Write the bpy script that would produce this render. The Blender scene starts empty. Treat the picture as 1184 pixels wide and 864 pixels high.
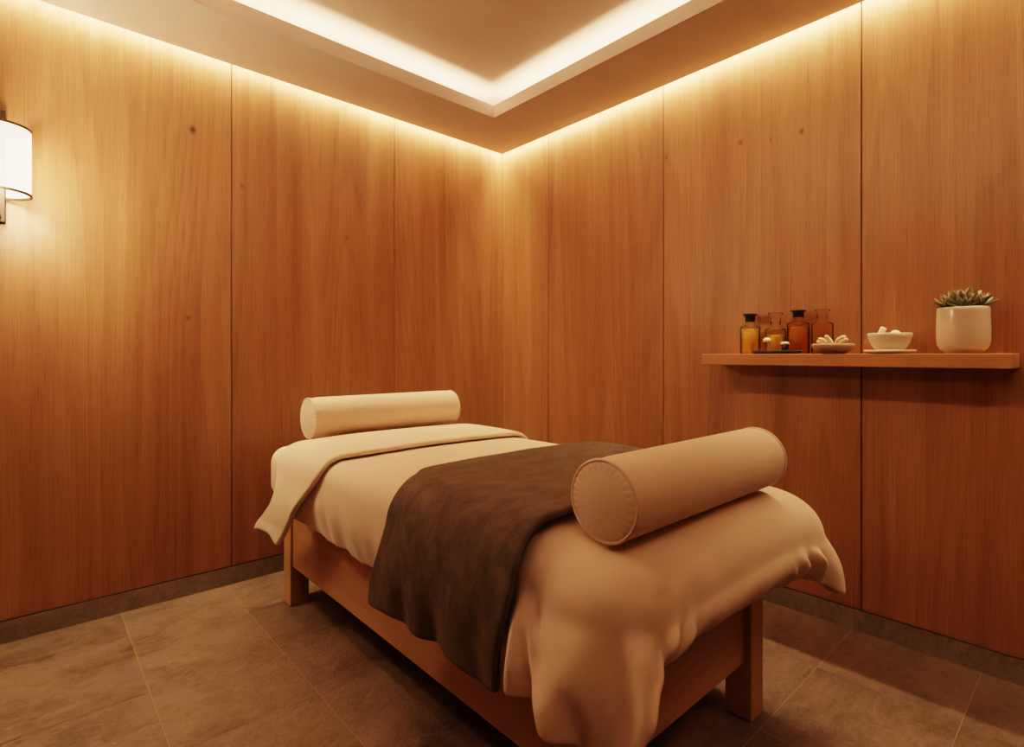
import bpy, bmesh, math, random
import numpy as np
from mathutils import Vector, noise

scene = bpy.context.scene
col = scene.collection
PI = math.pi
random.seed(7)

# ------------------------------------------------------------------ helpers
def tag(o, label=None, cat=None, group=None, kind=None):
    if label: o['label'] = label
    if cat: o['category'] = cat
    if group: o['group'] = group
    if kind: o['kind'] = kind
    return o

def empty(name, loc=(0, 0, 0), rz=0.0, **k):
    o = bpy.data.objects.new(name, None)
    o.empty_display_size = .05
    o.location = loc
    o.rotation_euler = (0, 0, rz)
    col.objects.link(o)
    return tag(o, **k)

def obj(name, bm, mat, parent=None, smooth=False, loc=None, **k):
    me = bpy.data.meshes.new(name)
    bm.normal_update()
    bm.to_mesh(me); bm.free()
    for m in (mat if isinstance(mat, (list, tuple)) else [mat]):
        me.materials.append(m)
    if smooth:
        for p in me.polygons: p.use_smooth = True
    o = bpy.data.objects.new(name, me)
    col.objects.link(o)
    if parent: o.parent = parent
    if loc: o.location = loc
    return tag(o, **k)

def box(x0, x1, y0, y1, z0, z1, bevel=0.0, seg=2, bm=None):
    b = bmesh.new()
    bmesh.ops.create_cube(b, size=1.0)
    for v in b.verts:
        v.co = Vector((x0 + (v.co.x + .5) * (x1 - x0), y0 + (v.co.y + .5) * (y1 - y0), z0 + (v.co.z + .5) * (z1 - z0)))
    if bevel:
        bmesh.ops.bevel(b, geom=b.edges[:], offset=bevel, segments=seg, profile=.5, affect='EDGES')
    if bm is None: return b
    me = bpy.data.meshes.new('tmp'); b.to_mesh(me); b.free(); bm.from_mesh(me); bpy.data.meshes.remove(me)
    return bm

def lathe(prof, n=48, axis='Z', bm=None, cap0=False, cap1=False, mod=None):
    """revolve (r, h) pairs about an axis through the origin"""
    if bm is None: bm = bmesh.new()
    rings = []
    for (r, h) in prof:
        ring = []
        for i in range(n):
            a = 2 * PI * i / n
            rr, hh = (r, h) if mod is None else mod(r, h, a)
            ca, sa = math.cos(a) * rr, math.sin(a) * rr
            co = (ca, sa, hh) if axis == 'Z' else (hh, ca, sa)
            ring.append(bm.verts.new(co))
        rings.append(ring)
    for a, b in zip(rings, rings[1:]):
        for i in range(n):
            j = (i + 1) % n
            bm.faces.new((a[i], a[j], b[j], b[i]))
    if cap0: bm.faces.new(rings[0][::-1])
    if cap1: bm.faces.new(rings[-1])
    bmesh.ops.remove_doubles(bm, verts=bm.verts[:], dist=1e-6)
    bmesh.ops.recalc_face_normals(bm, faces=bm.faces[:])
    return bm

def tube(path, r, n=10, closed=False, bm=None):
    if bm is None: bm = bmesh.new()
    P = [Vector(p) for p in path]; m = len(P); rings = []
    up = None
    for i, p in enumerate(P):
        a = P[(i - 1) % m] if (closed or i > 0) else P[i]
        b = P[(i + 1) % m] if (closed or i < m - 1) else P[i]
        t = (b - a).normalized()
        if up is None:
            up = Vector((0, 0, 1)) if abs(t.z) < .9 else Vector((1, 0, 0))
        u = (up - t * up.dot(t)).normalized(); up = u
        w = t.cross(u)
        rr = r[i] if isinstance(r, (list, tuple)) else r
        rings.append([bm.verts.new(p + (u * math.cos(2 * PI * k / n) + w * math.sin(2 * PI * k / n)) * rr) for k in range(n)])
    for i in range(m if closed else m - 1):
        A, B = rings[i], rings[(i + 1) % m]
        for k in range(n):
            bm.faces.new((A[k], A[(k + 1) % n], B[(k + 1) % n], B[k]))
    if not closed:
        bm.faces.new(rings[0][::-1]); bm.faces.new(rings[-1])
    bmesh.ops.recalc_face_normals(bm, faces=bm.faces[:])
    return bm

def grid_mesh(pts, closed_u=False):
    """pts[i][j] -> bmesh of quads"""
    bm = bmesh.new()
    V = [[bm.verts.new(p) for p in row] for row in pts]
    for i in range(len(V) - 1):
        for j in range(len(V[0]) - 1):
            bm.faces.new((V[i][j], V[i][j + 1], V[i + 1][j + 1], V[i + 1][j]))
    return bm

def smoothstep(a, b, x):
    t = min(1, max(0, (x - a) / (b - a))); return t * t * (3 - 2 * t)

def curve(xs, ys):
    """monotone cubic (PCHIP) interpolation through control points"""
    xs = np.array(xs, float); ys = np.array(ys, float)
    h = np.diff(xs); d = np.diff(ys) / h
    m = np.zeros(len(xs))
    for i in range(1, len(xs) - 1):
        if d[i - 1] * d[i] > 0:
            w1 = 2 * h[i] + h[i - 1]; w2 = h[i] + 2 * h[i - 1]
            m[i] = (w1 + w2) / (w1 / d[i - 1] + w2 / d[i])
    def f(x):
        x = min(max(x, xs[0]), xs[-1])
        i = min(int(np.searchsorted(xs, x, 'right')) - 1, len(h) - 1)
        t = (x - xs[i]) / h[i]
        return float((2*t**3-3*t**2+1)*ys[i] + (t**3-2*t**2+t)*h[i]*m[i] + (-2*t**3+3*t**2)*ys[i+1] + (t**3-t**2)*h[i]*m[i+1])
    return f

# ------------------------------------------------------------------ materials
class N:
    """small node-tree builder"""
    def __init__(s, name):
        s.m = bpy.data.materials.new(name); s.m.use_nodes = True
        s.t = s.m.node_tree; s.t.nodes.clear()
        s.out = s.t.nodes.new('ShaderNodeOutputMaterial')
    def n(s, typ, **k):
        nd = s.t.nodes.new(typ)
        for a, v in k.items():
            if a.startswith('i_'):
                nd.inputs[a[2:].replace('_', ' ')].default_value = v
            else:
                setattr(nd, a, v)
        return nd
    def l(s, a, b): s.t.links.new(a, b)
    def bsdf(s, **k):
        b = s.t.nodes.new('ShaderNodeBsdfPrincipled')
        for a, v in k.items():
            b.inputs[a.replace('_', ' ')].default_value = v
        s.l(b.outputs[0], s.out.inputs['Surface'])
        return b
    def math(s, op, a, b=None, c=None):
        nd = s.t.nodes.new('ShaderNodeMath'); nd.operation = op
        for i, v in enumerate((a, b, c)):
            if v is None: continue
            if hasattr(v, 'is_output'): s.l(v, nd.inputs[i])
            else: nd.inputs[i].default_value = v
        return nd.outputs[0]
    def mix(s, f, a, b, mode='MIX'):
        nd = s.t.nodes.new('ShaderNodeMix'); nd.data_type = 'RGBA'; nd.blend_type = mode
        for i, v in ((0, f), (6, a), (7, b)):
            if hasattr(v, 'is_output'): s.l(v, nd.inputs[i])
            else: nd.inputs[i].default_value = (*v, 1) if isinstance(v, tuple) and len(v) == 3 else v
        return nd.outputs[2]
    def ramp(s, fac, stops):
        r = s.t.nodes.new('ShaderNodeValToRGB'); e = r.color_ramp.elements
        while len(e) < len(stops): e.new(.5)
        for i, (p, c) in enumerate(stops):
            e[i].position = p; e[i].color = (*c, 1) if isinstance(c, tuple) else (c, c, c, 1)
        s.l(fac, r.inputs[0]); return r.outputs[0]
    def noise(s, vec, scale, detail=3, rough=.5, dist=0):
        nd = s.n('ShaderNodeTexNoise'); nd.inputs['Scale'].default_value = scale
        nd.inputs['Detail'].default_value = detail; nd.inputs['Roughness'].default_value = rough
        nd.inputs['Distortion'].default_value = dist
        s.l(vec, nd.inputs['Vector']); return nd.outputs[0]
    def mapping(s, vec, scale=(1, 1, 1), loc=(0, 0, 0)):
        nd = s.n('ShaderNodeMapping'); nd.inputs['Scale'].default_value = scale; nd.inputs['Location'].default_value = loc
        s.l(vec, nd.inputs['Vector']); return nd.outputs[0]
    def bump(s, h, strength, dist, bs):
        nd = s.n('ShaderNodeBump'); nd.inputs['Strength'].default_value = strength; nd.inputs['Distance'].default_value = dist
        s.l(h, nd.inputs['Height']); s.l(nd.outputs[0], bs.inputs['Normal'])

def simple(name, color, rough=.5, **k):
    m = N(name); m.bsdf(Base_Color=(*color, 1), Roughness=rough, **k); return m.m

def wood(name, grain, dark, mid, light, rough=.38, fine=1.0, figure=1.0, spec=.5, knots=()):
    """veneer whose grain runs along an axis ('X','Y','Z'); object coordinates + per-object offset"""
    m = N(name)
    tc = m.n('ShaderNodeTexCoord'); sp = m.n('ShaderNodeSeparateXYZ'); m.l(tc.outputs['Object'], sp.inputs[0])
    X, Y, Z = sp.outputs
    info = m.n('ShaderNodeObjectInfo')
    if grain == 'Z': a, b, g = X, Y, Z
    elif grain == 'X': a, b, g = Y, Z, X
    else: a, b, g = X, Z, Y
    across = m.math('ADD', a, b); across2 = m.math('SUBTRACT', a, b)
    off = m.math('MULTIPLY', info.outputs['Random'], 37.0)
    across = m.math('ADD', across, off)
    cb = m.n('ShaderNodeCombineXYZ'); m.l(across, cb.inputs[0]); m.l(m.math('MULTIPLY', across2, .6), cb.inputs[1]); m.l(m.math('ADD', g, off), cb.inputs[2])
    v = cb.outputs[0]
    broad = m.noise(m.mapping(v, (3.2, 1.0, .22)), 1.6, 3, .55)
    band = m.noise(m.mapping(v, (14, 3, .3)), 1.5, 3, .6)
    fib = m.noise(m.mapping(v, (95, 24, .9)), 2.0, 5, .7)
    pore = m.noise(m.mapping(v, (200, 50, 3.5)), 2.0, 2, .6)
    # growth rings -> cathedral figure
    warp = m.noise(m.mapping(v, (2.0, 1, .20)), 1.3, 1, .4)
    ringc = m.math('ADD', m.math('MULTIPLY', warp, 15.0), m.math('MULTIPLY', across, 4.0))
    ring = m.math('FRACT', m.math('ADD', ringc, m.math('MULTIPLY', band, .9)))
    line = m.ramp(ring, [(0, 0.0), (.45, .25), (.86, 1.0), (1.0, 0.05)])
    val = m.math('ADD', m.math('MULTIPLY', broad, .65), m.math('MULTIPLY', band, .25))
    val = m.math('ADD', val, m.math('MULTIPLY', m.math('SUBTRACT', fib, .5), .42 * fine))
    val = m.math('SUBTRACT', val, m.math('MULTIPLY', m.math('SUBTRACT', line, .4), .10 * figure))
    c = m.ramp(val, [(.18, dark), (.46, mid), (.74, light)])
    pr = m.ramp(pore, [(.36, .52), (.48, 1.0)])
    c = m.mix(.42 * fine, c, pr, 'MULTIPLY')
    # a little panel-to-panel variation
    hsv = m.n('ShaderNodeHueSaturation'); m.l(c, hsv.inputs['Color'])
    m.l(m.math('ADD', m.math('MULTIPLY', info.outputs['Random'], .14), .93), hsv.inputs['Value'])
    col_ = hsv.outputs[0]
    for (kx, ky, kz, kr, ks) in knots:
        d = m.n('ShaderNodeVectorMath', operation='SUBTRACT'); m.l(tc.outputs['Object'], d.inputs[0]); d.inputs[1].default_value = (kx, ky, kz)
        e = m.n('ShaderNodeVectorMath', operation='LENGTH'); m.l(m.mapping(d.outputs[0], (1, 1, .75)), e.inputs[0])
        fac = m.ramp(m.math('DIVIDE', e.outputs['Value'], kr * 2), [(.25, ks), (.55, ks * .35), (1, 0.0)])
        col_ = m.mix(fac, col_, (.05, .018, .007))
    bs = m.bsdf(Roughness=rough)
    bs.inputs['Specular IOR Level'].default_value = spec
    m.l(col_, bs.inputs['Base Color'])
    m.l(m.math('ADD', m.math('MULTIPLY', fib, .12), rough - .06), bs.inputs['Roughness'])
    m.bump(m.math('ADD', fib, m.math('MULTIPLY', pore, .6)), .12, .002, bs)
    return m.m

WALL = dict(dark=(.195, .092, .047), mid=(.305, .162, .089), light=(.415, .245, .142))
M_wall = wood('wall_veneer', 'Z', **WALL, knots=[(.590, 2.947, 2.236, .012, .95), (.81, 2.947, 2.01, .007, .5), (1.37, 2.947, 1.83, .007, .5), (.57, 2.947, 1.33, .008, .5), (2.568, 1.193, 2.182, .009, .6), (2.568, 1.050, 2.156, .006, .5), (2.568, .915, 2.151, .009, .7), (2.568, 1.60, 2.22, .008, .5)])
BED = dict(dark=(.37, .215, .125), mid=(.46, .275, .165), light=(.53, .34, .21))
M_bed_x = wood('bed_wood_x', 'X', **BED, rough=.45, fine=.55, figure=.7)
M_bed_y = wood('bed_wood_y', 'Y', **BED, rough=.45, fine=.55, figure=.7)
M_bed_z = wood('bed_wood_z', 'Z', **BED, rough=.45, fine=.55, figure=.7)
M_shelf = wood('shelf_wood', 'Y', dark=(.34, .17, .08), mid=(.43, .225, .115), light=(.50, .285, .15), rough=.42, fine=.6, figure=.6)

def stone(name, tile=True, dark=(.080, .056, .043), light=(.185, .131, .098)):
    m = N(name)
    tc = m.n('ShaderNodeTexCoord'); P = tc.outputs['Object']
    if tile:
        at = m.n('ShaderNodeAttribute', attribute_name='tile_tone')
        offs = m.n('ShaderNodeVectorMath', operation='SCALE'); m.l(at.outputs['Vector'], offs.inputs[0]); offs.inputs['Scale'].default_value = 23.0
        ad = m.n('ShaderNodeVectorMath', operation='ADD'); m.l(P, ad.inputs[0]); m.l(offs.outputs[0], ad.inputs[1]); P = ad.outputs[0]
    big = m.noise(m.mapping(P, (1.6, 2.6, 2)), 1.3, 5, .6, .6)
    med = m.noise(m.mapping(P, (9, 16, 9)), 1.2, 6, .68, 1.2)
    fine = m.noise(P, 95, 4, .7)
    vein = m.noise(m.mapping(P, (3.5, 7, 4)), 1.4, 6, .62, 1.6)
    vl = m.ramp(m.math('ABSOLUTE', m.math('SUBTRACT', vein, .5)), [(0, 1.0), (.022, 0.0)])
    val = m.math('ADD', m.math('MULTIPLY', big, .45), m.math('ADD', m.math('MULTIPLY', med, .4), m.math('MULTIPLY', fine, .32)))
    val = m.math('SUBTRACT', val, .045)
    c = m.ramp(val, [(.41, dark), (.62, light)])
    c = m.mix(m.math('MULTIPLY', vl, .16 if tile else .08), c, (.27, .20, .14))
    if tile:
        hsv = m.n('ShaderNodeHueSaturation'); m.l(c, hsv.inputs['Color'])
        sx = m.n('ShaderNodeSeparateXYZ'); m.l(at.outputs['Vector'], sx.inputs[0])
        m.l(m.math('ADD', m.math('MULTIPLY', sx.outputs[0], .34), .82), hsv.inputs['Value']); c = hsv.outputs[0]
    bs = m.bsdf(Roughness=.55)
    m.l(c, bs.inputs['Base Color'])
    m.l(m.math('ADD', m.math('MULTIPLY', med, .3), .36), bs.inputs['Roughness'])
    m.bump(m.math('ADD', m.math('MULTIPLY', med, 1.0), m.math('MULTIPLY', fine, .35)), .5, .008, bs)
    return m.m

M_tile = stone('stone_tile')
M_base = stone('stone_baseboard', tile=False, dark=(.14, .122, .10), light=(.27, .235, .195))
M_grout = simple('grout', (.27, .205, .145), .8)
M_plaster = N('plaster')
def _pl(m):
    tc = m.n('ShaderNodeTexCoord')
    n1 = m.noise(tc.outputs['Object'], 2.2, 4, .6)
    bs = m.bsdf(Roughness=.85)
    m.l(m.ramp(n1, [(.3, (.62, .555, .515)), (.7, (.68, .615, .575))]), bs.inputs['Base Color'])
    m.bump(m.noise(tc.outputs['Object'], 160, 3, .6), .06, .002, bs)
_pl(M_plaster); M_plaster = M_plaster.m
M_wall_dark = wood('dark_wall_veneer', 'Z', dark=(.12, .05, .018), mid=(.18, .08, .03), light=(.23, .11, .045))
M_back = simple('dark_backing', (.03, .018, .01), .9)

def cloth(name, color, rough=.9, weave=900, sheen=.25, crease=.0):
    m = N(name)
    tc = m.n('ShaderNodeTexCoord'); P = tc.outputs['Object']
    bs = m.bsdf(Roughness=rough, Sheen_Weight=sheen, Sheen_Roughness=.5)
    n1 = m.noise(P, 6, 3, .55)
    d = tuple(c * .94 for c in color)
    m.l(m.ramp(n1, [(.3, d), (.7, color)]), bs.inputs['Base Color'])
    w = m.noise(P, weave, 2, .5)
    cr = m.noise(m.mapping(P, (5, 5, 4)), 2.2, 4, .55, .4)
    m.bump(m.math('ADD', m.math('MULTIPLY', w, .04), m.math('MULTIPLY', cr, crease)), .35, .012, bs)
    return m.m
M_linen = cloth('cream_linen', (.70, .575, .47), crease=.5)
M_bolster = cloth('cream_bolster', (.70, .575, .47), crease=.12)
M_mattress = cloth('fitted_sheet', (.70, .575, .47), crease=.25)

def fuzzy():
    m = N('brown_fleece')
    tc = m.n('ShaderNodeTexCoord'); P = tc.outputs['Object']
    bs = m.bsdf(Roughness=.95, Sheen_Weight=.35, Sheen_Roughness=.35)
    bs.inputs['Sheen Tint'].default_value = (.55, .42, .32, 1)
    big = m.noise(m.mapping(P, (9, 14, 9)), 1.4, 4, .6, .5)
    fi = m.noise(P, 260, 4, .75)
    v = m.math('ADD', m.math('MULTIPLY', big, .60), m.math('MULTIPLY', fi, .50))
    m.l(m.ramp(v, [(.34, (.030, .022, .017)), (.70, (.135, .103, .080))]), bs.inputs['Base Color'])
    m.bump(m.math('ADD', fi, m.math('MULTIPLY', big, .8)), .55, .006, bs)
    return m.m
M_fleece = fuzzy()
M_fleece_hem = simple('fleece_hem', (.030, .022, .017), .95, Sheen_Weight=.4)

M_bronze = simple('dark_bronze', (.030, .017, .011), .5, Metallic=.3)
M_black = simple('black_plastic', (.012, .010, .009), .35)
M_tray = simple('black_lacquer', (.010, .009, .008), .4)
M_ceramic = simple('cream_ceramic', (.66, .55, .46), .28, Coat_Weight=.5, Coat_Roughness=.1)
M_ceramic2 = simple('white_ceramic', (.72, .63, .53), .35, Coat_Weight=.3, Coat_Roughness=.15)
M_soil = simple('soil', (.06, .045, .03), .95)
M_white = simple('white_cap', (.80, .74, .64), .5)

def stoneware():
    m = N('grey_stoneware'); tc = m.n('ShaderNodeTexCoord')
    bs = m.bsdf(Roughness=.75)
    m.l(m.ramp(m.noise(tc.outputs['Object'], 60, 4, .6), [(.3, (.27, .19, .15)), (.7, (.36, .26, .21))]), bs.inputs['Base Color'])
    m.bump(m.noise(tc.outputs['Object'], 240, 3, .6), .2, .002, bs)
    return m.m
M_stoneware = stoneware()

def glass(name, tint, opacity, haze=(.5, .25, .08)):
    m = N(name)
    tr = m.n('ShaderNodeBsdfTransparent'); tr.inputs[0].default_value = (*tint, 1)
    pr = m.n('ShaderNodeBsdfPrincipled'); pr.inputs['Base Color'].default_value = (*haze, 1); pr.inputs['Roughness'].default_value = .12
    mx = m.n('ShaderNodeMixShader'); mx.inputs[0].default_value = opacity
    m.l(tr.outputs[0], mx.inputs[1]); m.l(pr.outputs[0], mx.inputs[2])
    gl = m.n('ShaderNodeBsdfGlossy'); gl.inputs['Roughness'].default_value = .06
    fr = m.n('ShaderNodeFresnel'); fr.inputs[0].default_value = 1.12
    m2 = m.n('ShaderNodeMixShader'); m.l(fr.outputs[0], m2.inputs[0]); m.l(mx.outputs[0], m2.inputs[1]); m.l(gl.outputs[0], m2.inputs[2])
    m.l(m2.outputs[0], m.out.inputs['Surface'])
    return m.m
M_glass_clear = glass('clear_glass', (.97, .94, .88), .05, (.6, .45, .3))
M_oil_gold = glass('golden_oil', (.97, .82, .42), .36, (.80, .54, .14))
M_glass_amber = glass('amber_glass', (.94, .78, .60), .10, (.42, .17, .05))
M_oil_amber = glass('amber_oil', (.96, .78, .55), .28, (.58, .29, .10))
M_reflection_pale = glass('pale_reflection_glass', (.99, .955, .90), .06, (.55, .26, .10))  # see-through glass for bottle shapes that imitate reflections in the wall
M_reflection_tint = glass('tinted_reflection_glass', (.983, .93, .87), .08, (.5, .2, .07))  # deeper tint for the same imitated wall reflections

def emission_mat(name, color, strength, trans=False):
    m = N(name)
    e = m.n('ShaderNodeEmission'); e.inputs[0].default_value = (*color, 1); e.inputs[1].default_value = strength
    m.l(e.outputs[0], m.out.inputs['Surface']); return m.m
LIGHT = (1.0, .64, .31)
M_shade = N('lit_shade')
def _sh(m):
    e = m.n('ShaderNodeEmission'); e.inputs[0].default_value = (1.0, .80, .56, 1); e.inputs[1].default_value = 5.0
    t = m.n('ShaderNodeBsdfTransparent'); t.inputs[0].default_value = (1, .93, .82, 1)
    x = m.n('ShaderNodeMixShader'); x.inputs[0].default_value = .45
    m.l(e.outputs[0], x.inputs[1]); m.l(t.outputs[0], x.inputs[2]); m.l(x.outputs[0], m.out.inputs['Surface'])
_sh(M_shade); M_shade = M_shade.m
M_led = emission_mat('led', (1.0, .72, .40), 10.0)

def leafmat():
    m = N('succulent_leaf'); at = m.n('ShaderNodeAttribute', attribute_name='tip')
    bs = m.bsdf(Roughness=.5)
    sx = m.n('ShaderNodeSeparateXYZ'); m.l(at.outputs['Vector'], sx.inputs[0])
    m.l(m.ramp(sx.outputs[0], [(0, (.07, .085, .045)), (.6, (.16, .19, .115)), (1, (.36, .33, .22))]), bs.inputs['Base Color'])
    return m.m
M_leaf = leafmat()

# ------------------------------------------------------------------ camera
CAM_H = 1.15
cam = bpy.data.cameras.new('camera'); cam_o = bpy.data.objects.new('camera', cam); col.objects.link(cam_o)
cam_o.location = (0, 0, CAM_H); cam_o.rotation_euler = (PI / 2, 0, math.radians(47.95 - 90))
cam.sensor_width = 36; cam.lens = 621 / 1184 * 36; cam.shift_y = -21 / 1184
cam.clip_start = .02
scene.camera = cam_o

# ------------------------------------------------------------------ room shell
XW, YW = 2.568, 2.947         # inner faces of right and left (picture) walls
XN, YN = -1.55, -1.45          # the unseen walls behind the camera
ZS = 2.585                    # underside of the dropped soffit
ZC = 2.745                     # raised ceiling
ZB = .088                     # baseboard height
GAP = .055                    # light slot between soffit and wall

def wall_with_panels(name, seams, along, face, out_label):
    """a dark backing wall carrying veneer panels with 4 mm shadow joints"""
    T = .02
    if along == 'x':
        root = obj(name, box(XN - .1, XW + .1, YW + T, YW + .12, 0, ZC + .05), M_back, kind='structure', label=out_label)
    else:
        root = obj(name, box(XW + T, XW + .12, YN - .1, YW + .02, 0, ZC + .05), M_back, kind='structure', label=out_label)
    for a, b in zip(seams, seams[1:]):
        g = .0022
        if along == 'x':
            p = obj('wood_panel', box(a + g, b - g, YW, YW + T, ZB + .005, ZC, .0012, 1), M_wall, root)
        else:
            p = obj('wood_panel', box(XW, XW + T, a + g, b - g, ZB + .005, ZC, .0012, 1), M_wall, root)
    return root
wall_with_panels('wall_left', [XN, -1.076, -.157, .762, 1.681, XW + .02], 'x', YW, 'honey wood panelled wall behind the head of the bed')
wall_with_panels('wall_right', [YN, -1.186, -.2515, .6835, 1.618, 2.487, YW + .0], 'y', XW, 'honey wood panelled wall carrying the shelf')
obj('wall_back', box(XN - .1, XW + .1, YN - .1, YN, 0, ZC + .05), M_wall_dark, kind='structure', label='wood wall facing the head of the bed')
obj('wall_near', box(XN - .1, XN, YN, YW + .02, 0, ZC + .05), M_wall_dark, kind='structure', label='wood wall facing the shelf')
obj('baseboard_left', box(XN, XW, YW + .001, YW + .02, 0, ZB, .001, 1), M_base, kind='structure', label='dark grey stone baseboard below the panels behind the bed head')
obj('baseboard_right', box(XW + .001, XW + .02, YN, YW, 0, ZB, .001, 1), M_base, kind='structure', label='dark grey stone baseboard below the shelf wall')

# floor: rectangular tiles with thin pale joints
def build_floor():
    bm = bmesh.new(); lay = bm.loops.layers.float_color.new('tile_tone')
    rnd = random.Random(3)
    def quad(x0, x1, y0, y1, z, mi, tone):
        f = bm.faces.new([bm.verts.new(c) for c in ((x0, y0, z), (x1, y0, z), (x1, y1, z), (x0, y1, z))])
        f.material_index = mi
        for l in f.loops: l[lay] = tone
    quad(XN - .05, XW + .05, YN - .05, YW + .05, -.001, 1, (0, 0, 0, 1))
    cols = [(-1.39, -.965, 0), (-.965, -.54, 1), (-.54, -.115, 1), (-.115, .31, 0), (.31, .735, 1), (.735, 1.19, 0), (1.19, 1.67, 2), (1.67, 2.162, 2), (2.162, XW + .03, 2)]
    rows = {0: [2.19 + .82 * k for k in range(-5, 2)], 1: [1.80 + .82 * k for k in range(-5, 3)], 2: [.306 + .411 * k for k in range(-5, 8)]}
    cols.insert(0, (XN - .03, -1.39, 1))
    g = .0013
    for (a, b, k) in cols:
        ys = [YN - .03] + [y for y in rows[k] if YN < y < YW] + [YW + .03]
        for y0, y1 in zip(ys, ys[1:]):
            quad(a + g, b - g, y0 + g, y1 - g, 0, 0, (rnd.random(), rnd.random(), rnd.random(), 1))
    return bm
obj('floor', build_floor(), [M_tile, M_grout], kind='structure', label='brown stone tile floor with thin pale joints')

# ceiling: raised tray, dropped soffit ring with a lit lip, light slots along both walls
TX, TY = 2.089, 2.482         # inner edges of soffit (tray opening)
TX0, TY0 = .05, -.75
ceil = obj('ceiling', box(XN - .1, XW + .12, YN - .1, YW + .12, ZC, ZC + .1), M_plaster, kind='structure', label='raised cream tray ceiling')
LIP = .072
def ring(bm, x0, x1, y0, y1, X0, X1, Y0, Y1, z0, z1):
    box(X0, x0, Y0, Y1, z0, z1, bm=bm); box(x1, X1, Y0, Y1, z0, z1, bm=bm)
    box(x0, x1, Y0, y0, z0, z1, bm=bm); box(x0, x1, y1, Y1, z0, z1, bm=bm)
    return bm
sof = ring(bmesh.new(), TX0 - .0125, TX + .0125, TY0 - .0125, TY + .0125, XN, XW - GAP, YN, YW - GAP, ZS, ZS + .02)
obj('soffit', sof, M_plaster, ceil)
lip = ring(bmesh.new(), TX0, TX, TY0, TY, TX0 - .012, TX + .012, TY0 - .012, TY + .012, ZS, ZS + LIP)
obj('tray_lip', lip, M_plaster, ceil)
# trough backs (keep tray light and wall light apart)
tb = ring(bmesh.new(), TX0 - .2, TX + .2, TY0 - .2, TY + .2, TX0 - .215, TX + .215, TY0 - .215, TY + .215, ZS + .02, ZC)
obj('trough_back', tb, M_plaster, ceil)

# ------------------------------------------------------------------ lights
def area(name, loc, rot, sx, sy, power, color=LIGHT, spread=PI):
    L = bpy.data.lights.new(name, 'AREA'); L.shape = 'RECTANGLE'; L.size = sx; L.size_y = sy
    L.energy = power; L.color = color; L.spread = spread
    o = bpy.data.objects.new(name, L); o.location = loc; o.rotation_euler = rot; col.objects.link(o); return o
# wall wash, lying in the slots and shining down
WASH = (1.0, .665, .36)
PW = 10.0
area('wash_light_left', ((XN + XW) / 2, YW - .026, ZS + .05), (0, 0, 0), XW - XN - .02, .034, PW * (XW - XN), WASH, math.radians(125))
area('wash_light_right', (XW - .026, (YN + YW) / 2, ZS + .05), (0, 0, PI / 2), YW - YN - .02, .034, PW * (YW - YN), WASH, math.radians(125))
# tray strips: in the trough behind the lip, shining up and inwards
PT = 4.2
zt = ZS + .035
LT = (1.0, .65, .39)
area('tray_light_left', ((TX0 + TX) / 2, TY + .05, zt), (PI - .35, 0, 0), TX - TX0, .03, PT * (TX - TX0), LT)
area('tray_light_right', (TX + .05, (TY0 + TY) / 2, zt), (PI - .35, 0, -PI / 2), TY - TY0, .03, PT * (TY - TY0), LT)
area('tray_light_back', ((TX0 + TX) / 2, TY0 - .05, zt), (PI - .35, 0, PI), TX - TX0, .03, 5.0 * PT * (TX - TX0), LT)
area('tray_light_near', (TX0 - .05, (TY0 + TY) / 2, zt), (PI - .35, 0, PI / 2), TY - TY0, .03, 10.0 * PT * (TY - TY0), LT)

# ------------------------------------------------------------------ wall sconce
SX, SY, SZ0, SZ1, SR = -.086, 2.838, 1.772, 2.022, .098
sc = empty('wall_sconce', (SX, YW, 1.9), label='lit white drum wall lamp with dark bronze rims on the left wood wall', cat='wall lamp')
def rel(bm, o=(SX, YW, 1.9)):
    bmesh.ops.translate(bm, verts=bm.verts[:], vec=-Vector(o)); return bm
obj('backplate', rel(box(SX - .022, SX + .022, YW - .022, YW, 1.675, 2.125, .004)), M_bronze, sc)
obj('bracket', rel(box(SX - .010, SX + .010, SY - SR - .012, SY - SR + .001, 1.685, 2.125, .002)), M_bronze, sc)
for z in (1.690, 2.102):
    obj('support_arm', rel(box(SX - .008, SX + .008, SY - SR - .002, YW - .01, z, z + .012, .002)), M_bronze, sc)
b = lathe([(SR, SZ0), (SR, SZ1)], 64)
bmesh.ops.translate(b, verts=b.verts[:], vec=(SX, SY, 0))
sh = obj('lamp_shade', rel(b), M_shade, sc, True)
for z in (SZ0, SZ1):
    t_ = lathe([(SR - .003, z - .004), (SR + .003, z - .004), (SR + .003, z + .004), (SR - .003, z + .004), (SR - .003, z - .004)], 64)
    bmesh.ops.translate(t_, verts=t_.verts[:], vec=(SX, SY, 0))
    obj('shade_rim', rel(t_), M_bronze, sc)
for nm, en, loc, rad in (('sconce_bulb_light', 14, (SX, SY - .04, 1.86), .045), ('added_fill_light', 24, (SX + .03, SY - SR - .26, 1.78), .09)):  # second light is an added unseen fill before the shade, no fixture
    L = bpy.data.lights.new(nm, 'POINT'); L.energy = en; L.color = (1, .655, .38); L.shadow_soft_size = rad
    lo = bpy.data.objects.new(nm, L); lo.location = loc; col.objects.link(lo)

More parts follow.
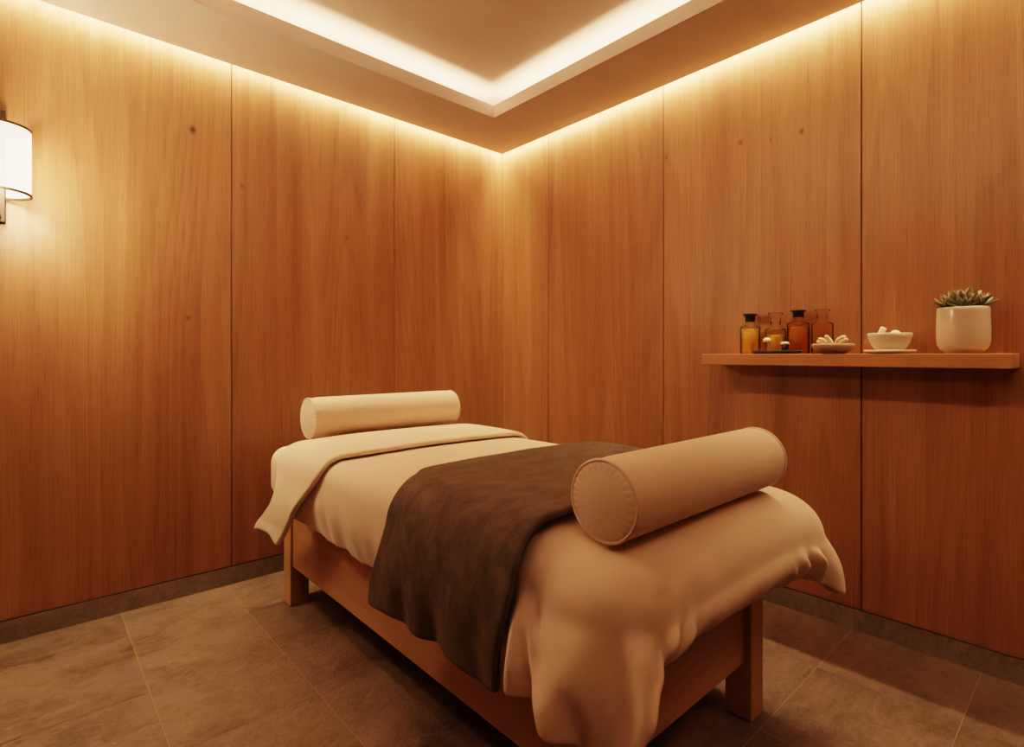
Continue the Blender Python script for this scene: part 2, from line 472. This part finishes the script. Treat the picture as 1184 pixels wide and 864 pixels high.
# ------------------------------------------------------------------ massage bed
BX0, BX1, BY0, BY1 = .891, 1.765, .745, 2.585
bed = empty('massage_bed', ((BX0 + BX1) / 2, (BY0 + BY1) / 2, 0), label='low wooden massage bed frame with square legs and cream mattress', cat='massage bed')
bo = Vector(bed.location)
def relb(bm):
    bmesh.ops.translate(bm, verts=bm.verts[:], vec=-bo); return bm
LG = .086
for (x, y) in ((BX0, BY0), (BX1 - LG, BY0), (BX0, BY1 - LG), (BX1 - LG, BY1 - LG)):
    obj('leg', relb(box(x, x + LG, y, y + LG, 0, .47, .004)), M_bed_z, bed)
RB, RT = .180, .470
for x in (BX0 + .012, BX1 - .042):
    obj('side_rail', relb(box(x, x + .03, BY0 + LG - .002, BY1 - LG + .002, RB, RT, .003)), M_bed_y, bed)
for y in (BY0 + .022, BY1 - .042):
    obj('end_rail', relb(box(BX0 + LG - .002, BX1 - LG + .002, y, y + .03, RB, RT, .003)), M_bed_x, bed)
obj('platform', relb(box(BX0 + .01, BX1 - .01, BY0 + .02, BY1 - .01, .455, .482)), M_bed_y, bed)
mat_b = box(.838, 1.815, .735, 2.655, .484, .722, .07, 6)
obj('mattress', relb(mat_b), M_mattress, bed, True)

# ------------------------------------------------------------------ duvet
XL, XR, YF, RC = .800, 1.850, .585, .165
YH = 2.30
ZT = .748
XC = (XL + XR) / 2
segs = [YH - (YF + RC), RC * PI / 2, (XR - XL) - 2 * RC, RC * PI / 2, YH - (YF + RC)]
cum = np.cumsum([0] + segs); PL = cum[-1]
P_C1, P_C2 = (cum[1] + cum[2]) / 2, (cum[3] + cum[4]) / 2
def base(p):
    p = min(max(p, 0), PL)
    if p <= cum[1]: return Vector((XL, YH - p, 0)), Vector((-1, 0, 0))
    if p <= cum[2]:
        a = PI + (p - cum[1]) / RC
        return Vector((XL + RC + RC * math.cos(a), YF + RC + RC * math.sin(a), 0)), Vector((math.cos(a), math.sin(a), 0))
    if p <= cum[3]: return Vector((XL + RC + p - cum[2], YF, 0)), Vector((0, -1, 0))
    if p <= cum[4]:
        a = 1.5 * PI + (p - cum[3]) / RC
        return Vector((XR - RC + RC * math.cos(a), YF + RC + RC * math.sin(a), 0)), Vector((math.cos(a), math.sin(a), 0))
    return Vector((XR, YF + RC + p - cum[4], 0)), Vector((1, 0, 0))
pc1, pc2 = P_C1, P_C2
# hem height / hem flare / belly bulge / shoulder radius along the perimeter
hemz = curve([0, .3, .8, pc1-.35, pc1-.26, pc1-.20, pc1-.15, pc1-.095, pc1-.065, pc1-.035, pc1-.012, pc1+.008, pc1+.024, pc1+.068, pc1+.10, pc1+.26, pc2-.34, pc2-.20, pc2-.13, pc2-.08, pc2-.035, pc2+.025, pc2+.09, pc2+.18, pc2+.3, PL],
             [.47, .47, .462, .452, .45, .452, .438, .434, .418, .34, .25, .35, .478, .490, .475, .475, .470, .480, .490, .475, .43, .395, .41, .44, .46, .46])
flare = curve([0, .6, pc1-.45, pc1-.33, pc1-.27, pc1-.205, pc1-.16, pc1-.105, pc1-.05, pc1-.006, pc1+.026, pc1+.068, pc1+.09, pc1+.2, pc1+.3, pc2-.35, pc2-.17, pc2-.09, pc2-.03, pc2+.06, pc2+.16, pc2+.3, PL],
              [-.02, -.02, -.02, -.035, -.010, .072, .025, .066, .035, .012, .070, .02, -.07, -.085, -.085, -.080, -.060, .0, .045, .065, .02, .0, -.01])
bulge = curve([0, pc1-.33, pc1-.2, pc1, pc1+.08, pc1+.16, pc2-.25, pc2-.1, pc2+.02, pc2+.3, PL], [.012, .010, .02, .02, .015, .030, .030, .022, .012, .015, .012])
shoul = curve([0, pc1-.5, pc1-.1, pc1+.2, pc2-.2, pc2-.02, pc2+.15, pc2+.5, PL], [.085, .09, .115, .125, .13, .14, .14, .10, .085])
def wide(p): return math.exp(-((p - pc2 - .03) / .14) ** 2)
def wide1(p): return math.exp(-((p - pc1 + .04) / .11) ** 2)
RIDGES = [(pc1-.225, .10, pc1-.19, .75, .013, .009), (pc1-.21, .05, pc1-.15, .60, .014, .011), (pc1-.12, .55, pc1-.09, 1.1, .020, .012),
          (pc1+.13, .05, pc1+.055, .75, .014, .014), (pc1+.19, .10, pc1+.13, .70, .014, .010), (pc1+.0, .45, pc1+.03, 1.0, .018, .010),
          (pc2-.25, .35, pc2-.21, .95, .014, .009), (pc2-.19, .25, pc2-.155, .9, .013, .010), (pc2-.13, .15, pc2-.10, .85, .012, .011),
          (.35, .3, .40, 1.0, .020, .006), (.62, .4, .66, 1.0, .016, .006)]
def ridge(p, s):
    t = 0
    for (p0, s0, p1, s1, w_, h_) in RIDGES:
        if abs(p - (p0 + p1) / 2) > .14: continue
        k = min(max((s - s0) / (s1 - s0), -.3), 1.3)
        pc = p0 + (p1 - p0) * k
        e = smoothstep(s0 - .12, s0 + .2, s) * (1 - .75 * smoothstep(s1 - .1, s1 + .3, s))
        t += 1.6 * h_ * e * (math.exp(-((p - pc) / w_) ** 2) - .55 * math.exp(-((p - pc - 2.2 * w_) / w_) ** 2))
    return t
def fold(p, s):
    """soft vertical drape folds growing towards the hem"""
    w = .006 * math.sin(p * 31 + .7) + .004 * math.sin(p * 53 + 2.1)
    for c in (pc1, pc2):
        d = p - c
        w += math.exp(-((d + (.05 if c == pc1 else 0)) / .15) ** 2) * .011 * math.sin(d * 58 + (1.0 if c == pc1 else 2.6))
    d = p - pc1
    k = math.exp(-((d + .17) / .08) ** 2) + math.exp(-((d - .05) / .06) ** 2) + .7 * math.exp(-((p - pc2 + .12) / .10) ** 2)
    return w * s ** 1.3 + .0075 * k * math.sin(d * 75) * math.exp(-((s - .35) / .28) ** 2)
def bed_top(x, y):
    """height of the quilted top"""
    cx = (x - XC) / ((XR - XL) / 2)
    dent = .018 * math.exp(-((y - .722) / .07) ** 2)
    return ZT - dent + .012 * (1 - cx * cx) + .003 * noise.noise(Vector((x * 5, y * 5, 1.3)))
def drape(p, q, off=0.0, L=None, f=1.0):
    """point of the duvet surface: p along the perimeter, q = arc length outwards from the start of the shoulder
       (negative q = fraction towards the spine), off = offset along the surface normal"""
    b, n = base(p); R = shoul(p)
    i = b - n * R
    if q <= 0:
        yc = max(b.y, YF + .42)
        if p > cum[1] and p < cum[4]: yc = YF + .42
        c = Vector((XC, yc, 0)); pos = i.lerp(c, -q)
        z = bed_top(pos.x, pos.y)
        return Vector((pos.x, pos.y, z + off))
    z0 = bed_top(i.x, i.y)
    quarter = R * PI / 2
    if q < quarter:
        a = q / R
        o = math.sin(a) * (R + off + .055 * wide(p) + .020 * wide1(p)); z = z0 - R + math.cos(a) * (R + off); s = 0
        return Vector((i.x + n.x * o, i.y + n.y * o, z))
    zs = z0 - R
    Lh = zs - hemz(p)
    s = (q - quarter) / max(Lh, .05)
    sb = min(s, 1.3)
    o = R + off + .055 * wide(p) + .020 * wide1(p) + bulge(p) * math.sin(PI * min(sb, 1)) + flare(p) * (smoothstep(0, 1.15, sb) * (1 - wide(p) - wide1(p)) + sb ** .75 * (wide(p) + wide1(p))) + f * (fold(p, sb) + ridge(p, sb))
    return Vector((i.x + n.x * o, i.y + n.y * o, zs - (q - quarter)))

def build_duvet():
    ps = []
    p = 0.0
    while p < PL / 2 - .009:
        ps.append(p)
        p += .0075 if abs(p - pc1) < .35 else .018
    ps = ps + [PL / 2] + [PL - q for q in ps[::-1]]
    qi = [-1, -.85, -.7, -.55, -.4, -.3, -.2, -.12, -.06, 0]
    pts = []
    for p in ps:
        R = shoul(p); quarter = R * PI / 2
        zs = bed_top(*(base(p)[0] - base(p)[1] * R).xy) - R
        tot = zs - hemz(p)
        row = [drape(p, q) for q in qi] + [drape(p, quarter * k / 7) for k in range(1, 8)] + [drape(p, quarter + tot * k / 18) for k in range(1, 19)]
        pts.append(row)
    bm = grid_mesh(pts)
    bmesh.ops.remove_doubles(bm, verts=bm.verts[:], dist=1e-5)
    # close the middle
    bmesh.ops.recalc_face_normals(bm, faces=bm.faces[:])
    return bm
def thicken(o, t, sub=1, off=-1):
    m = o.modifiers.new('solid', 'SOLIDIFY'); m.thickness = t; m.offset = off
    if sub:
        s = o.modifiers.new('sub', 'SUBSURF'); s.levels = s.render_levels = sub
duvet = obj('duvet', build_duvet(), M_linen, None, True, label='cream duvet spread over the massage bed with drooping corners at the foot', cat='duvet')
thicken(duvet, .018)

# turned-back top of the duvet (part of it): a band across the bed, its ends hanging in a point
def p_left(y): return YH - y
def section(y_of_w, q_max_l, q_max_r, off, n_side=22, n_top=26):
    """sample the drape from the left hem over the top to the right hem; y_of_w(w) gives the y at every step"""
    pass
def strip_pts(y0, y1, off, ny=14, hem_l=None, hem_r=None, yl=None):
    """cloth strip laid across the bed; yl(side, t, q) may shift y along the hanging ends"""
    rows = []
    for j in range(ny + 1):
        t = j / ny; row = []
        for side in (-1, 1):
            part = []
            y = y0 + (y1 - y0) * t
            p = (YH - y) if side < 0 else (cum[4] + y - (YF + RC))
            R = .085; quarter = R * PI / 2
            Ld = (hem_l if side < 0 else hem_r)(t)
            qs = [-1, -.85, -.7, -.55, -.4, -.28, -.18, -.1, -.04] + [quarter * k / 6 for k in range(7)] + [quarter + Ld * k / 16 for k in range(1, 17)]
            for q in qs:
                yy = y + (yl(side, t, q) if yl else 0)
                part.append((side, yy, q))
            row += part[::-1] if side < 0 else part[1:]
        rows.append([strip_point(sd, yy, q, off) for sd, yy, q in row])
    return rows
def strip_point(side, y, q, off):
    n = Vector((side, 0, 0)); bx = XL if side < 0 else XR
    R = .085; ix = bx - side * R
    if q <= 0:
        x = ix + (XC - ix) * (-q); return Vector((x, y, bed_top(x, y) + off))
    z0 = bed_top(ix, y); quarter = R * PI / 2
    if q < quarter:
        a = q / R; return Vector((ix + side * math.sin(a) * (R + off), y, z0 - R + math.cos(a) * (R + off)))
    d = q - quarter
    p = (YH - y) if side < 0 else (cum[4] + y - (YF + RC))
    s = d / .22
    o = R + off + .013 * math.sin(PI * min(s, 1)) - .012 * smoothstep(0, 1.1, min(s, 1.1)) + .8 * fold(min(max(p, 0), PL), min(s, 1.1))
    return Vector((ix + side * o, y, z0 - R - d))

head_shift = curve([0, .04, .10, .16, .22, .30, .40], [0, -.035, -.06, -.035, .05, .17, .24])
def flap_shift(side, t, q):
    d = max(0, q - .10)
    # head edge (t=1) leans to the head, foot edge (t=0) swings towards the head as it falls
    return head_shift(d) * t + 1.05 * d * (1 - t) + .04 * math.sin(t * 9) * d
flap_pts = strip_pts(1.925, 2.36, .016, 18, lambda t: .30 - .03 * math.sin(t * PI) , lambda t: .24, flap_shift)
for r_i, row in enumerate(flap_pts):            # puff the band, pinch its edges
    t = r_i / 18
    for v in row:
        v.z += .0 if v.z < .70 else .004 * math.sin(PI * t) ** .6
        if v.z < .70: v.x -= (.030 * smoothstep(.70, .42, v.z) * (1 if v.x < XC else -1))
flap_bm = grid_mesh(flap_pts); bmesh.ops.recalc_face_normals(flap_bm, faces=flap_bm.faces[:])
flap = obj('turned_back_edge', flap_bm, M_linen, duvet, True)
thicken(flap, .022, 1, 0)

# ------------------------------------------------------------------ brown throw
def throw_shift(sd, t, q):
    hang = smoothstep(.12, .40, q)
    return -.075 * t * smoothstep(-.12, .08, q) + hang * (.115 * t + .05 * (1 - t))
th_pts = strip_pts(.843, 1.465, .020, 34, lambda t: .258 + .004 * math.sin(t * 14), lambda t: .26, throw_shift)
for r_i, row in enumerate(th_pts):
    t = r_i / 34
    for v in row:
        if v.z < .7:
            k = smoothstep(.70, .42, v.z)
            v.x += (-1 if v.x < XC else 1) * k * (.012 + .005 * math.sin(t * 24 + .5) + .008 * math.sin(t * 9))
            v.y += -.02 * k * math.sin(t * 2.2)
        v.z += .004 * noise.noise(Vector((v.x * 7, v.y * 9, 4)))
th_bm = grid_mesh(th_pts); bmesh.ops.recalc_face_normals(th_bm, faces=th_bm.faces[:])
throw = obj('throw_blanket', th_bm, M_fleece, None, True, label='dark brown fleece throw laid across the cream duvet', cat='blanket')
thicken(throw, .020, 1, 1)

# ------------------------------------------------------------------ bolsters
def bolster(cx0, cx1, y, z, r, label):
    root = empty('bolster_pillow', ((cx0 + cx1) / 2, y, z - r), label=label, cat='bolster', group='cream bolsters on the bed')
    h = (cx1 - cx0) / 2
    prof = []
    for k in range(41):
        t = -1 + 2 * k / 40
        e = abs(t)
        prof.append((r * (1 - .035 * smoothstep(.86, 1.0, e)), h * t))
    def pucker(rr, hh, a):
        e = max(0, (abs(hh) / h - .9) / .1)
        return rr * (1 - .012 * e * (.5 + .5 * math.sin(a * 34 + math.sin(a * 5)))), hh
    body = lathe(prof, 136, 'X', mod=pucker)
    obj('cover', body, M_bolster, root, True, loc=(0, 0, r))
    for s in (-1, 1):
        R1 = r * .965
        def cap_mod(rr, hh, a):
            e = smoothstep(.68, .97, rr / R1)
            g = .0032 * e * (1 - smoothstep(.97, 1.0, rr / R1)) * (.5 + .5 * math.sin(a * 30 + 1.5 * math.sin(a * 3)))
            return rr, hh + s * g
        cp = lathe([(R1 * k / 16, s * (h + .016 * (1 - (k / 16) ** 2.2))) for k in range(17)], 120, 'X', mod=cap_mod)
        obj('end_cap', cp, M_bolster, root, True, loc=(0, 0, r))
        pp = tube([(s * h, R1 * 1.0 * math.cos(2 * PI * k / 72), R1 * 1.0 * math.sin(2 * PI * k / 72)) for k in range(72)], .0043, 8, True)
        obj('piping', pp, M_bolster, root, True, loc=(0, 0, r))
    return root
bolster(.915, 1.658, .722, .838, .0905, 'larger cream cylindrical bolster lying across the foot of the bed beside the throw')
bolster(.955, 1.745, 2.45, .862, .094, 'cream cylindrical bolster lying at the head of the bed behind the turned-back duvet')

# ------------------------------------------------------------------ floating shelf and what stands on it
SHX, SHZ = 2.364, 1.156
obj('floating_shelf', box(SHX, XW, .205, 1.283, SHZ - .050, SHZ, .003), M_shelf, None, label='long floating wooden shelf on the right wall with bottles and pots', cat='shelf')

def bottle_body(R, hs, rn, hn):
    """outer profile of an apothecary bottle: foot, straight side, round shoulder, neck, lip"""
    pr = [(0, 0), (R * .86, 0), (R * .97, .003), (R, .009), (R, hs - .012)]
    for k in range(1, 6):
        a = PI / 2 * k / 5
        pr.append((R - .009 * (1 - math.cos(a)), hs - .012 + .008 * math.sin(a)))
    pr += [(R * .62, hs + .001), (rn * 1.12, hs + .004), (rn, hs + .009), (rn, hn), (rn * .8, hn)]
    return pr
def bottle(x, y, R, hs, hn, ht, fill, mg, mo, ms, label, flared=True, group=None):
    root = empty('oil_bottle', (x, y, SHZ), label=label, cat='bottle', group=group)
    rn = R * .46
    obj('glass_body', lathe(bottle_body(R, hs, rn, hn), 40), mg, root, True)
    if mo:
        q = [(0, .005), (R * .86, .005), (R * .91, .012), (R * .91, min(fill, hs - .018)), (0, min(fill, hs - .018))]
        obj('oil', lathe(q, 40), mo, root, True)
    z = hn
    st = lathe([(0, z - .001), (rn * 1.08, z - .001), (rn * 1.12, z + (ht - z) * .55), (rn * 1.15, z + (ht - z) * .72), (rn * 1.55, z + (ht - z) * .80), (rn * 1.6, z + (ht - z) * .96), (rn * 1.4, ht), (0, ht)], 36)
    obj('stopper', st, ms, root, True)
    return root
bottle(2.508, 1.119, .0432, .133, .152, .188, .118, M_glass_clear, M_oil_gold, M_black, 'clear glass bottle of golden oil with black stopper, farthest from the plant pot')
bottle(2.512, .909, .0442, .142, .163, .192, .118, M_glass_amber, M_oil_amber, M_black, 'taller amber glass bottle with black stopper beside the stoneware bowl')
bottle(2.514, 1.006, .0425, .118, .140, .186, .085, M_reflection_pale, M_oil_gold, M_reflection_tint, 'pale see-through bottle shape added as wall reflection of the golden oil bottle, between the two black-stoppered bottles')  # added shape: stands in for the golden bottle's reflection in the wall
bottle(2.525, .817, .0412, .138, .156, .190, .07, M_reflection_tint, None, M_reflection_tint, 'faint see-through bottle shape added as wall reflection of the amber bottle, behind the stoneware bowl')  # likewise modelled in place of the amber bottle's wall reflection

# black tray and the two tiny jars on it
tr = lathe([(0, 0), (.096, 0), (.1045, .003), (.105, .0145), (.102, .0150), (.099, .009), (0, .0085)], 56)
bmesh.ops.scale(tr, verts=tr.verts[:], vec=(.40, 1, 1))
obj('tray', tr, M_tray, None, True, loc=(2.412, .963, SHZ + .0005), label='small oblong black tray holding two tiny jars', cat='tray')
def jar(x, y, R, hb, hc, mb, label):
    root = empty('oil_jar', (x, y, SHZ + .0093), label=label, cat='jar')
    obj('glass_body', lathe([(0, 0), (R * .9, 0), (R, .003), (R, hb - .003), (R * .85, hb), (0, hb)], 28), mb, root, True)
    obj('lid', lathe([(0, hb), (R * 1.12, hb), (R * 1.14, hb + (hc - hb) * .45), (R * .95, hb + (hc - hb) * .8), (R * .5, hc), (0, hc)], 28), M_white, root, True)
jar(2.412, 1.002, .0140, .042, .062, M_glass_clear, 'tiny clear jar with white domed lid on the black tray')
jar(2.412, .926, .0150, .032, .043, M_black, 'tiny black jar with low white lid on the black tray')

# stoneware bowl with dried white pieces
BWX, BWY = 2.424, .745
bw = lathe([(0, 0), (.042, 0), (.046, .004), (.062, .012), (.074, .024), (.0765, .034), (.074, .040), (.070, .041), (.066, .036), (.056, .026), (.03, .020), (0, .019)], 60)
obj('stoneware_bowl', bw, M_stoneware, None, True, loc=(BWX, BWY, SHZ + .0005), label='shallow grey brown stoneware bowl of dried white pieces on the shelf', cat='bowl')
def dried(seed, d, ln, r, lift):
    rnd = random.Random(seed); bm = bmesh.new()
    pts, rad = [], []
    a = d
    p = Vector((BWX + .018 * math.cos(a), BWY + .018 * math.sin(a), SHZ + .040))
    for k in range(9):
        t = k / 8
        pts.append(p.copy()); rad.append(r * (.75 + .45 * abs(math.sin(t * 7 + seed)) + .25 * t) * (1 if k < 8 else .5))
        p += Vector((math.cos(a), math.sin(a), lift * (1 - 1.1 * t))) * (ln / 8)
        a += rnd.uniform(-.35, .35)
    tube(pts, rad, 10, bm=bm)
    return bm
M_dry = cloth('dried_root', (.76, .62, .46), weave=300, sheen=0, crease=.3)
for i, (d, ln, r, lf) in enumerate(((1.5, .045, .0062, .45), (.5, .036, .0066, 1.3), (2.9, .030, .0072, 1.9), (-1.4, .046, .0066, .7), (4.0, .036, .0068, 1.4), (-.5, .04, .006, .6), (2.2, .036, .0066, 1.1), (5.4, .030, .0066, 1.8))):
    b = dried(i + 1, d, ln, r, lf)
    c = Vector((BWX, BWY, SHZ + .03))
    bmesh.ops.translate(b, verts=b.verts[:], vec=-c)
    lab = 'knobbly dried white root piece heaped in the stoneware bowl'
    o = obj('dried_root', b, M_dry, None, True, loc=c, label=lab, cat='dried root', group='dried white pieces in the stoneware bowl')
    s = o.modifiers.new('sub', 'SUBSURF'); s.levels = s.render_levels = 1

# white bowl on its saucer, with a short stick and a ball in it
WX, WY = 2.445, .557
obj('saucer', lathe([(0, 0), (.062, 0), (.076, .0035), (.0835, .008), (.0845, .0125), (.082, .0145), (.076, .0130), (.058, .0095), (0, .009)], 60), M_ceramic2, None, True, loc=(WX, WY, SHZ + .0005), label='cream ceramic saucer under the small white bowl', cat='saucer')
obj('ceramic_bowl', lathe([(0, .0), (.036, .0), (.040, .003), (.052, .012), (.063, .030), (.070, .052), (.0718, .066), (.070, .068), (.067, .066), (.059, .036), (.045, .016), (0, .010)], 60), M_ceramic2, None, True, loc=(WX, WY, SHZ + .0103), label='small cream ceramic bowl standing on the saucer', cat='bowl')
stick = tube([(0, .010, -.040), (0, .005, -.02), (0, .002, .0), (0, -.003, .018), (0, -.0035, .0195)], [.0075, .009, .0098, .0106, .006], 18)
def tilt(o, rx, ry, rz=0): o.rotation_euler = (rx, ry, rz); return o
so = obj('pestle', stick, M_white, None, True, loc=(WX - .015, WY + .022, SHZ + .082), label='short white pestle leaning in the cream bowl', cat='pestle')
tilt(so, .22, -.1)
ball = lathe([(0, -.017)] + [(.0175 * math.sin(PI * k / 12), -.0165 * math.cos(PI * k / 12)) for k in range(1, 12)] + [(0, .017)], 28, mod=lambda r, h, a: (r * (1 + .04 * math.sin(3 * a)), h))
obj('bath_ball', ball, M_white, None, True, loc=(WX - .01, WY - .020, SHZ + .073), label='small white ball lying in the cream bowl', cat='ball')

# pot with a succulent
PX, PY = 2.455, .342
pot = empty('potted_succulent', (PX, PY, SHZ + .0005), label='spiky green succulent in a glossy cream ceramic pot on the shelf', cat='potted plant')
obj('pot', lathe([(0, 0), (.050, 0), (.052, .006), (.058, .010), (.067, .018), (.0725, .030), (.0750, .048), (.0755, .085), (.0735, .150), (.0728, .160), (.071, .1625), (.069, .160), (.067, .14), (0, .138)], 72), M_ceramic, pot, True)
obj('soil', lathe([(0, .148), (.04, .147), (.0675, .144)], 40), M_soil, pot, True)
def succulent():
    bm = bmesh.new(); lay = bm.loops.layers.float_color.new('tip')
    rnd = random.Random(11)
    rosettes = [(0, 0, .166, 1.1), (-.018, .036, .160, .85), (.0, -.036, .160, .9), (-.036, -.004, .158, .75), (.03, .015, .160, .75)]
    for (cx, cy, cz, sc_) in rosettes:
        nl = int(24 * sc_)
        for k in range(nl):
            az = k * 2.39996 + rnd.uniform(-.15, .15)
            u = k / nl
            el = math.radians(12 + 66 * u + rnd.uniform(-6, 6))
            ln = sc_ * (.078 - .030 * u) * rnd.uniform(.9, 1.12)
            wd = .0135 * sc_ * (1.1 - .45 * u)
            d = Vector((math.cos(az) * math.cos(el), math.sin(az) * math.cos(el), math.sin(el)))
            sd = Vector((-math.sin(az), math.cos(az), 0)); up = sd.cross(d) * -1
            if up.z < 0: up = -up
            o0 = Vector((cx, cy, cz))
            rows = []
            for j, (t, w, th) in enumerate(((0, .55, .5), (.25, .85, .8), (.5, 1, .85), (.72, .85, .65), (.88, .5, .4), (1.0, .03, .05))):
                c = o0 + d * ln * t + up * (.18 * ln * t * t)
                ring_ = []
                for m_ in range(6):
                    a = 2 * PI * m_ / 6
                    ring_.append((bm.verts.new(c + sd * math.cos(a) * wd * w + up * math.sin(a) * wd * .42 * th), t))
                rows.append(ring_)
            for A, B in zip(rows, rows[1:]):
                for m_ in range(6):
                    f = bm.faces.new((A[m_][0], A[(m_ + 1) % 6][0], B[(m_ + 1) % 6][0], B[m_][0]))
                    tt = (A[m_][1], A[(m_ + 1) % 6][1], B[(m_ + 1) % 6][1], B[m_][1])
                    for l, t in zip(f.loops, tt): l[lay] = (t, t, t, 1)
    bmesh.ops.recalc_face_normals(bm, faces=bm.faces[:])
    return bm
obj('succulent', succulent(), M_leaf, pot, True)

# ------------------------------------------------------------------ world and look
w = bpy.data.worlds.new('world'); scene.world = w; w.use_nodes = True
w.node_tree.nodes['Background'].inputs[0].default_value = (.02, .012, .006, 1)
w.node_tree.nodes['Background'].inputs[1].default_value = 1.0
scene.view_settings.view_transform = 'Filmic'
scene.view_settings.look = 'High Contrast'
scene.view_settings.exposure = 0.12
scene.cycles.max_bounces = 12
scene.cycles.diffuse_bounces = 8
scene.cycles.transparent_max_bounces = 24
scene.cycles.use_denoising = True
scene.cycles.sample_clamp_indirect = 6.0
